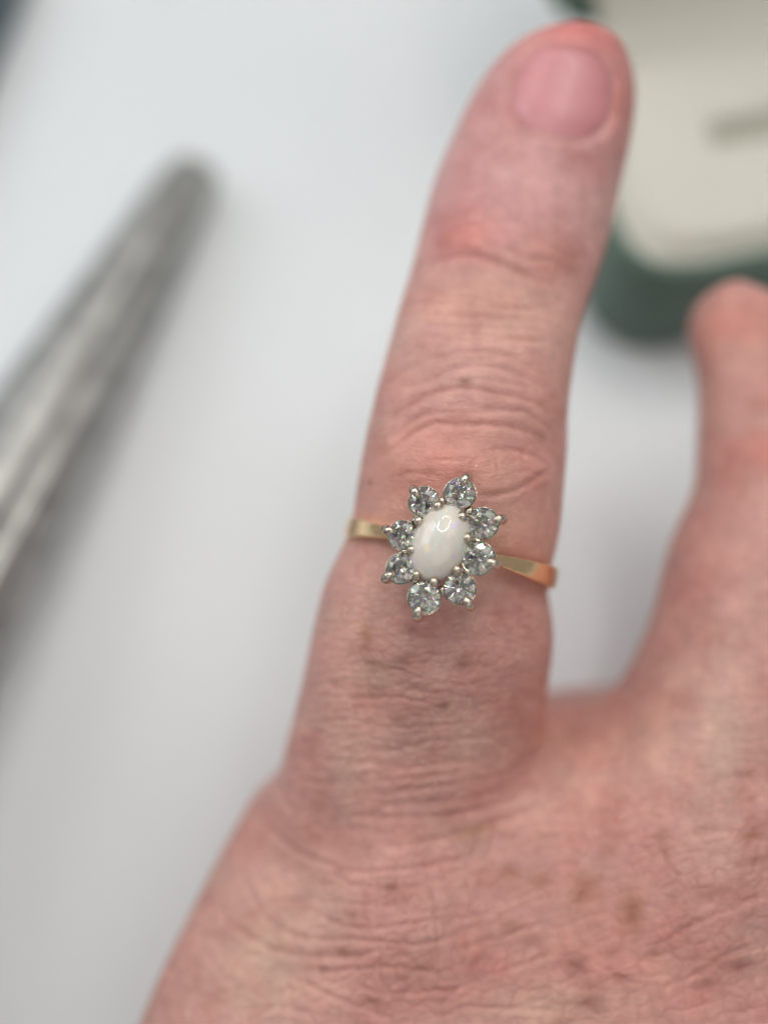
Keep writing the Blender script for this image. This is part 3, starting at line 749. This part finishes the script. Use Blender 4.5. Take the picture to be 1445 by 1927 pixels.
def build_head():
    # gallery: an oval cup with a scalloped flange that the collets sit on
    n = 64; V = []; prof = [(0.62, 9.75), (0.70, 10.3), (0.86, 10.9), (0.97, 11.6), (0.94, 12.1), (0.86, 12.05), (0.80, 11.4), (0.62, 10.6), (0.5, 10.0)]
    ax = (827 - 777, 1022 - 948)
    oa, ob = 2.12, 3.02
    for i in range(n):
        th = 2 * math.pi * i / n
        for rr, h in prof: V.append((hc[0] + oa * rr * math.cos(th), hc[1] + ob * rr * math.sin(th), h))
    recalc(bench_obj('gallery', rl(np.array(V)), grid_faces(n, len(prof), True, True), M_white, ring))
    # opal cabochon
    n, m = 96, 48; V = []
    a, b, ht = 2.24, 3.22, 1.9; lean = -0.17
    z0 = HG - 0.25
    for i in range(m):
        t = i / (m - 1)
        if t < 0.2: k = t / 0.2; rad = 0.80 + 0.2 * math.sin(k * math.pi / 2); z = z0 - 0.45 + 0.45 * k
        else:
            k = (t - 0.2) / 0.8 * math.pi / 2; rad = math.cos(k) if k < math.pi / 2 - 1e-6 else 0.0; z = z0 + ht * math.sin(k)
        for j in range(n):
            th = 2 * math.pi * j / n; ex_, ey_ = a * rad * math.cos(th), b * rad * math.sin(th); V.append((hc[0] + ex_ * math.cos(lean) - ey_ * math.sin(lean), hc[1] + ex_ * math.sin(lean) + ey_ * math.cos(lean), z))
    F = grid_faces(m, n, closed_m=True) + [tuple(range(n))[::-1]]
    op = recalc(bench_obj('opal', rl(np.array(V)), F, M_opal, ring))
    op['label'] = 'milky white oval opal cabochon'
    md = op.modifiers.new('w', 'WELD'); md.merge_threshold = 1e-6
    for u, v in OPALC:
        p = pxl(u, v, HG + 0.80); d = hc - p; d[2] = 0; d /= np.linalg.norm(d)
        bs = p - d * 0.35; bs[2] = 10.4
        claw('claw', bs, p - d * 0.10 + np.array([0, 0, 0.05 * rr_.random()]), d * 0.30 + np.array([0, 0, 0.10]), 0.40 * rr_.uniform(0.9, 1.1), ring)
    for k, ((u, v, r), (cu, cv)) in enumerate(zip(DIAM, OUTC)):
        c = pxl(u, v, HG); R = r * (DC - 3.0) / FP
        # collet: thin cup with a wavy rim
        n = 40; V = []; prof = [(0.45, -1.75), (0.55, -1.7), (0.82, -0.85), (0.95, -0.30), (1.03, -0.10), (1.09, -0.16), (1.04, -0.5), (0.88, -1.1), (0.60, -1.85)]
        for i in range(n):
            th = 2 * math.pi * i / n; wv = 0.06 * math.cos(4 * th + k)
            for rr, h in prof: V.append((c[0] + R * rr * math.cos(th), c[1] + R * rr * math.sin(th), c[2] + h * 0.95 + (wv if h > -0.5 else 0)))
        recalc(bench_obj('collet', rl(np.array(V)), grid_faces(n, len(prof), True, True), M_white, ring))
        # the stone, each turned and tipped a little differently
        rot = rr_.uniform(0, math.pi / 4); tx, ty = rr_.uniform(-0.15, 0.15), rr_.uniform(-0.15, 0.15)
        Mx = Matrix.Rotation(tx, 3, 'X') @ Matrix.Rotation(ty, 3, 'Y') @ Matrix.Rotation(rot, 3, 'Z')
        P = np.array([list(Mx @ Vector(p)) for p in brilliant(R * 0.985)]) + np.array([c[0], c[1], c[2] + 0.08])
        hull_obj('diamond', rl(P), M_diamond, ring)
        p = pxl(cu, cv, HG + 0.35); d = c - p; d[2] = 0; d /= np.linalg.norm(d)
        Ls = rr_.uniform(0.9, 1.1)
        path = [p - d * 0.25 * Ls + np.array([0, 0, -2.0]), p - d * 0.34 * Ls + np.array([0, 0, -1.2]), p - d * 0.33 * Ls + np.array([0, 0, -0.55]), p - d * 0.18 + np.array([0, 0, -0.02]), p + np.array([0, 0, 0.16]), p + d * 0.28 + np.array([0, 0, 0.14]), p + d * 0.46 + np.array([0, 0, 0.0])]
        k0 = rr_.uniform(0.92, 1.08)
        V, F = tube(path, [q * k0 for q in (0.38, 0.40, 0.41, 0.40, 0.37, 0.31, 0.19)], 12)
        bench_obj('claw', rl(np.array(V)), F, M_white, ring)
    # small bearers joining neighbouring collets to the gallery
    for k in range(8):
        u = (DIAM[k][0] + DIAM[(k + 1) % 8][0]) / 2; v = (DIAM[k][1] + DIAM[(k + 1) % 8][1]) / 2
        p = pxl(u, v, HG); d = hc - p; d[2] = 0; d /= np.linalg.norm(d)
        q = p + d * 0.15
        V, F = tube([(q[0], q[1], 10.6), (q[0], q[1], 11.2), (q[0] + d[0] * 0.1, q[1] + d[1] * 0.1, 12.0)], [0.38, 0.42, 0.36], 10)
        bench_obj('bearer', rl(np.array(V)), F, M_white, ring)
build_head()

# ------------------------------------------------------------------ steel ring mandrel lying on the table
def rod(name, tip_px, far_px, r_tip, taper, length, material, label, cat, dome=1.0, pitch=0.0, far_h=None, groove=False):
    r0 = r_tip
    A = table_pt(*tip_px, r0); B = table_pt(*far_px, far_h or r0 + 1.5)
    d = B - A; d[2] = 0; d /= np.linalg.norm(d); side = np.array([-d[1], d[0], 0]); up = np.array([0, 0, 1.0])
    root = empty(name, (A[0], A[1], 0)); finish(root, label, cat)
    st_ = [(0.0, 0.02), (0.15, 0.35), (0.5, 0.62), (1.0, 0.82), (1.8, 0.95), (2.8, 1.0)]
    prof = [(x * dome * r0 / 3.4, r0 * k) for x, k in st_] + [(x, r0 + taper * x) for x in np.linspace(6, length, 40)]
    V = []; n = 120 if groove else 40
    for x, r in prof:
        rb = r
        for k in range(n):
            th = 2 * math.pi * k / n
            r = rb
            if groove and x > 5: r = rb - (0.7 + 0.004 * x) * max(0.0, 1 - (abs(th - math.radians(53)) * rb / (0.9 + 0.008 * x)) ** 4)
            V.append(A + d * x + side * r * math.cos(th) + up * (r * math.sin(th) + (rb - r0) + pitch * x))
    F = grid_faces(len(prof), n, closed_m=True) + [tuple(range(n)), tuple(range((len(prof) - 1) * n, len(prof) * n))[::-1]]
    recalc(world_obj('shaft', V, F, material, root))
    return root, A, d, prof
mr, mA, md_, mp_ = rod('ring_mandrel', (378, 305), (-140, 1178), 3.6, 0.080, 105, M_steel, 'tapered steel ring mandrel lying blurred on the white table', 'mandrel', pitch=0.012, far_h=11.0, groove=True)
xe, re_ = mp_[-1]
hp = [(xe - 2, re_ + 1.2), (xe, re_ + 2.0), (xe + 6, re_ + 2.2), (xe + 60, re_ + 2.2), (xe + 68, re_ + 0.8), (xe + 70, 1.0)]
sd = np.array([-md_[1], md_[0], 0]); V = []
for x, r in hp:
    for k in range(32):
        th = 2 * math.pi * k / 32
        V.append(mA + md_ * x + sd * r * math.cos(th) + np.array([0, 0, 1.0]) * (r * math.sin(th) + re_ - 3.6 + 0.012 * x))
recalc(world_obj('handle', V, grid_faces(6, 32, closed_m=True) + [tuple(range(32)), tuple(range(160, 192))[::-1]], M_dark, mr))
rod('tool_handle', (30, -70), (-84, 175), 3.0, 0.0, 90, M_dark, 'dark tool handle cut off at the upper left corner', 'tool')

# ------------------------------------------------------------------ green ring box, open, with cream lining
def rrect(hw, hd, r, n=8):
    P = []
    for cx, cy, a0 in ((hw - r, hd - r, 0), (-hw + r, hd - r, 90), (-hw + r, -hd + r, 180), (hw - r, -hd + r, 270)):
        for k in range(n + 1):
            a = math.radians(a0 + 90 * k / n); P.append((cx + r * math.cos(a), cy + r * math.sin(a)))
    return P
def loft(levels, capb=True, capt=True):
    V = []; n = len(levels[0][0])
    for ol, z in levels: V += [(x, y, z) for x, y in ol]
    F = grid_faces(len(levels), n, closed_m=True)
    if capb: F.append(tuple(range(n))[::-1])
    if capt: F.append(tuple(range((len(levels) - 1) * n, len(levels) * n)))
    return V, F
BOX_YAW = math.radians(13); BHW, BHD, BHT, BR = 27.0, 18.5, 19.0, 9.0
BOX_FL = table_pt(1127, 688, 0)            # where the two front faces' lines would meet, left front foot
def build_box():
    cy, sy = math.cos(BOX_YAW), math.sin(BOX_YAW)
    ex, ey = np.array([cy, sy, 0]), np.array([-sy, cy, 0])
    c = BOX_FL + ex * BHW + ey * BHD; c[2] = 0
    root = empty('ring_box', c); finish(root, 'open green ring box with cream velvet lining, blurred behind the fingertip', 'ring box')
    def place(V): V = np.asarray(V, float); return c + V[:, 0:1] * ex + V[:, 1:2] * ey + V[:, 2:3] * np.array([0, 0, 1.0])
    o = lambda k, z: (rrect(BHW - k, BHD - k, max(1.0, BR - k)), z)
    V, F = loft([o(1.2, 0), o(0.3, 0.5), o(0, 1.5), o(0, BHT - 1.2), o(0.35, BHT - 0.3), o(1.0, BHT), o(1.8, BHT - 0.1), o(2.2, BHT - 0.8), o(2.2, BHT - 8)], True, True)
    recalc(world_obj('base', place(V), F, M_green, root))
    # cushion: one soft pad with a slit for the ring
    n = 73; V = []; hw, hd, rc = BHW - 2.3, BHD - 2.3, 6.5
    for i in range(n):
        for j in range(n):
            s, t = -1 + 2 * i / (n - 1), -1 + 2 * j / (n - 1)
            k = max(abs(s), abs(t))
            r = k / max(1e-6, (abs(s) ** 6 + abs(t) ** 6) ** (1 / 6.0)) if k else 1
            x, y = s * r * hw, t * r * hd
            z = BHT + 0.9 - 2.2 * ss(0.84, 1.0, np.float64(k)) - 4.2 * (1 - ss(0.9, 2.3, np.float64(abs(y - 0.2)))) * (1 - ss(11.5, 12.7, np.float64(abs(x - 2.0))))
            V.append((x, y, z))
    recalc(world_obj('cushion_pad', place(V), grid_faces(n, n), M_cream, root))
    # lid, hinged at the back and thrown open
    la = math.radians(101); hy, hz = BHD - 0.6, BHT + 0.4
    def lidp(V):
        V = np.asarray(V, float); y, z = V[:, 1] - BHD, V[:, 2]          # closed pose: lid occupies z 0..h above the rim, hinge line at y=BHD,z=0
        y2 = y * math.cos(la) + z * math.sin(la); z2 = -y * math.sin(la) + z * math.cos(la)
        return place(np.stack([V[:, 0], hy + y2 + 0.8, hz + z2 + 0.6], 1))
    lh = 15.0
    V, F = loft([o(2.6, 8), o(2.6, 1.0), o(1.6, 0.1), o(0.8, 0), o(0.2, 0.5), o(0, 1.2), o(0, lh - 2), o(0.8, lh - 0.6), o(2.4, lh)], True, True)
    lid = recalc(world_obj('lid', lidp(V), F, M_green, root))
    lv = [(rrect(BHW - 2.7, BHD - 2.7, 6.0), 7.9), (rrect(BHW - 2.7, BHD - 2.7, 6.0), 2.6), (rrect(BHW - 3.6, BHD - 3.6, 5.5), 1.9), (rrect(BHW - 6, BHD - 6, 5), 1.6), (rrect(BHW - 12, BHD - 12, 4), 1.3)]
    V, F = loft(lv); recalc(world_obj('lid_lining', lidp(V), F, M_cream, lid))
    # cream flap that runs from the pad over the hinge up to the lid lining
    V = []; hw = BHW - 7
    a0 = np.array([BHD - 5.0, BHT + 1.0]); lp = lidp([(0, BHD - 5.0, 1.5)])[0] - c; a2 = np.array([lp @ ey, lp[2] + 0.3]); a1 = np.array([BHD - 0.5, BHT + 1.2])
    for i in range(13):
        t = i / 12; p = (1 - t) ** 2 * a0 + 2 * t * (1 - t) * a1 + t * t * a2
        for x in np.linspace(-hw, hw, 9): V.append((x, p[0], p[1]))
    world_obj('hinge_flap', place(V), grid_faces(13, 9), M_cream, root)
    V, F = tube([(-9, BHD + 0.4, BHT + 0.3), (0, BHD + 0.4, BHT + 0.3), (9, BHD + 0.4, BHT + 0.3)], [0.9, 0.9, 0.9], 12)
    world_obj('hinge', place(V), F, M_hinge, root)
build_box()
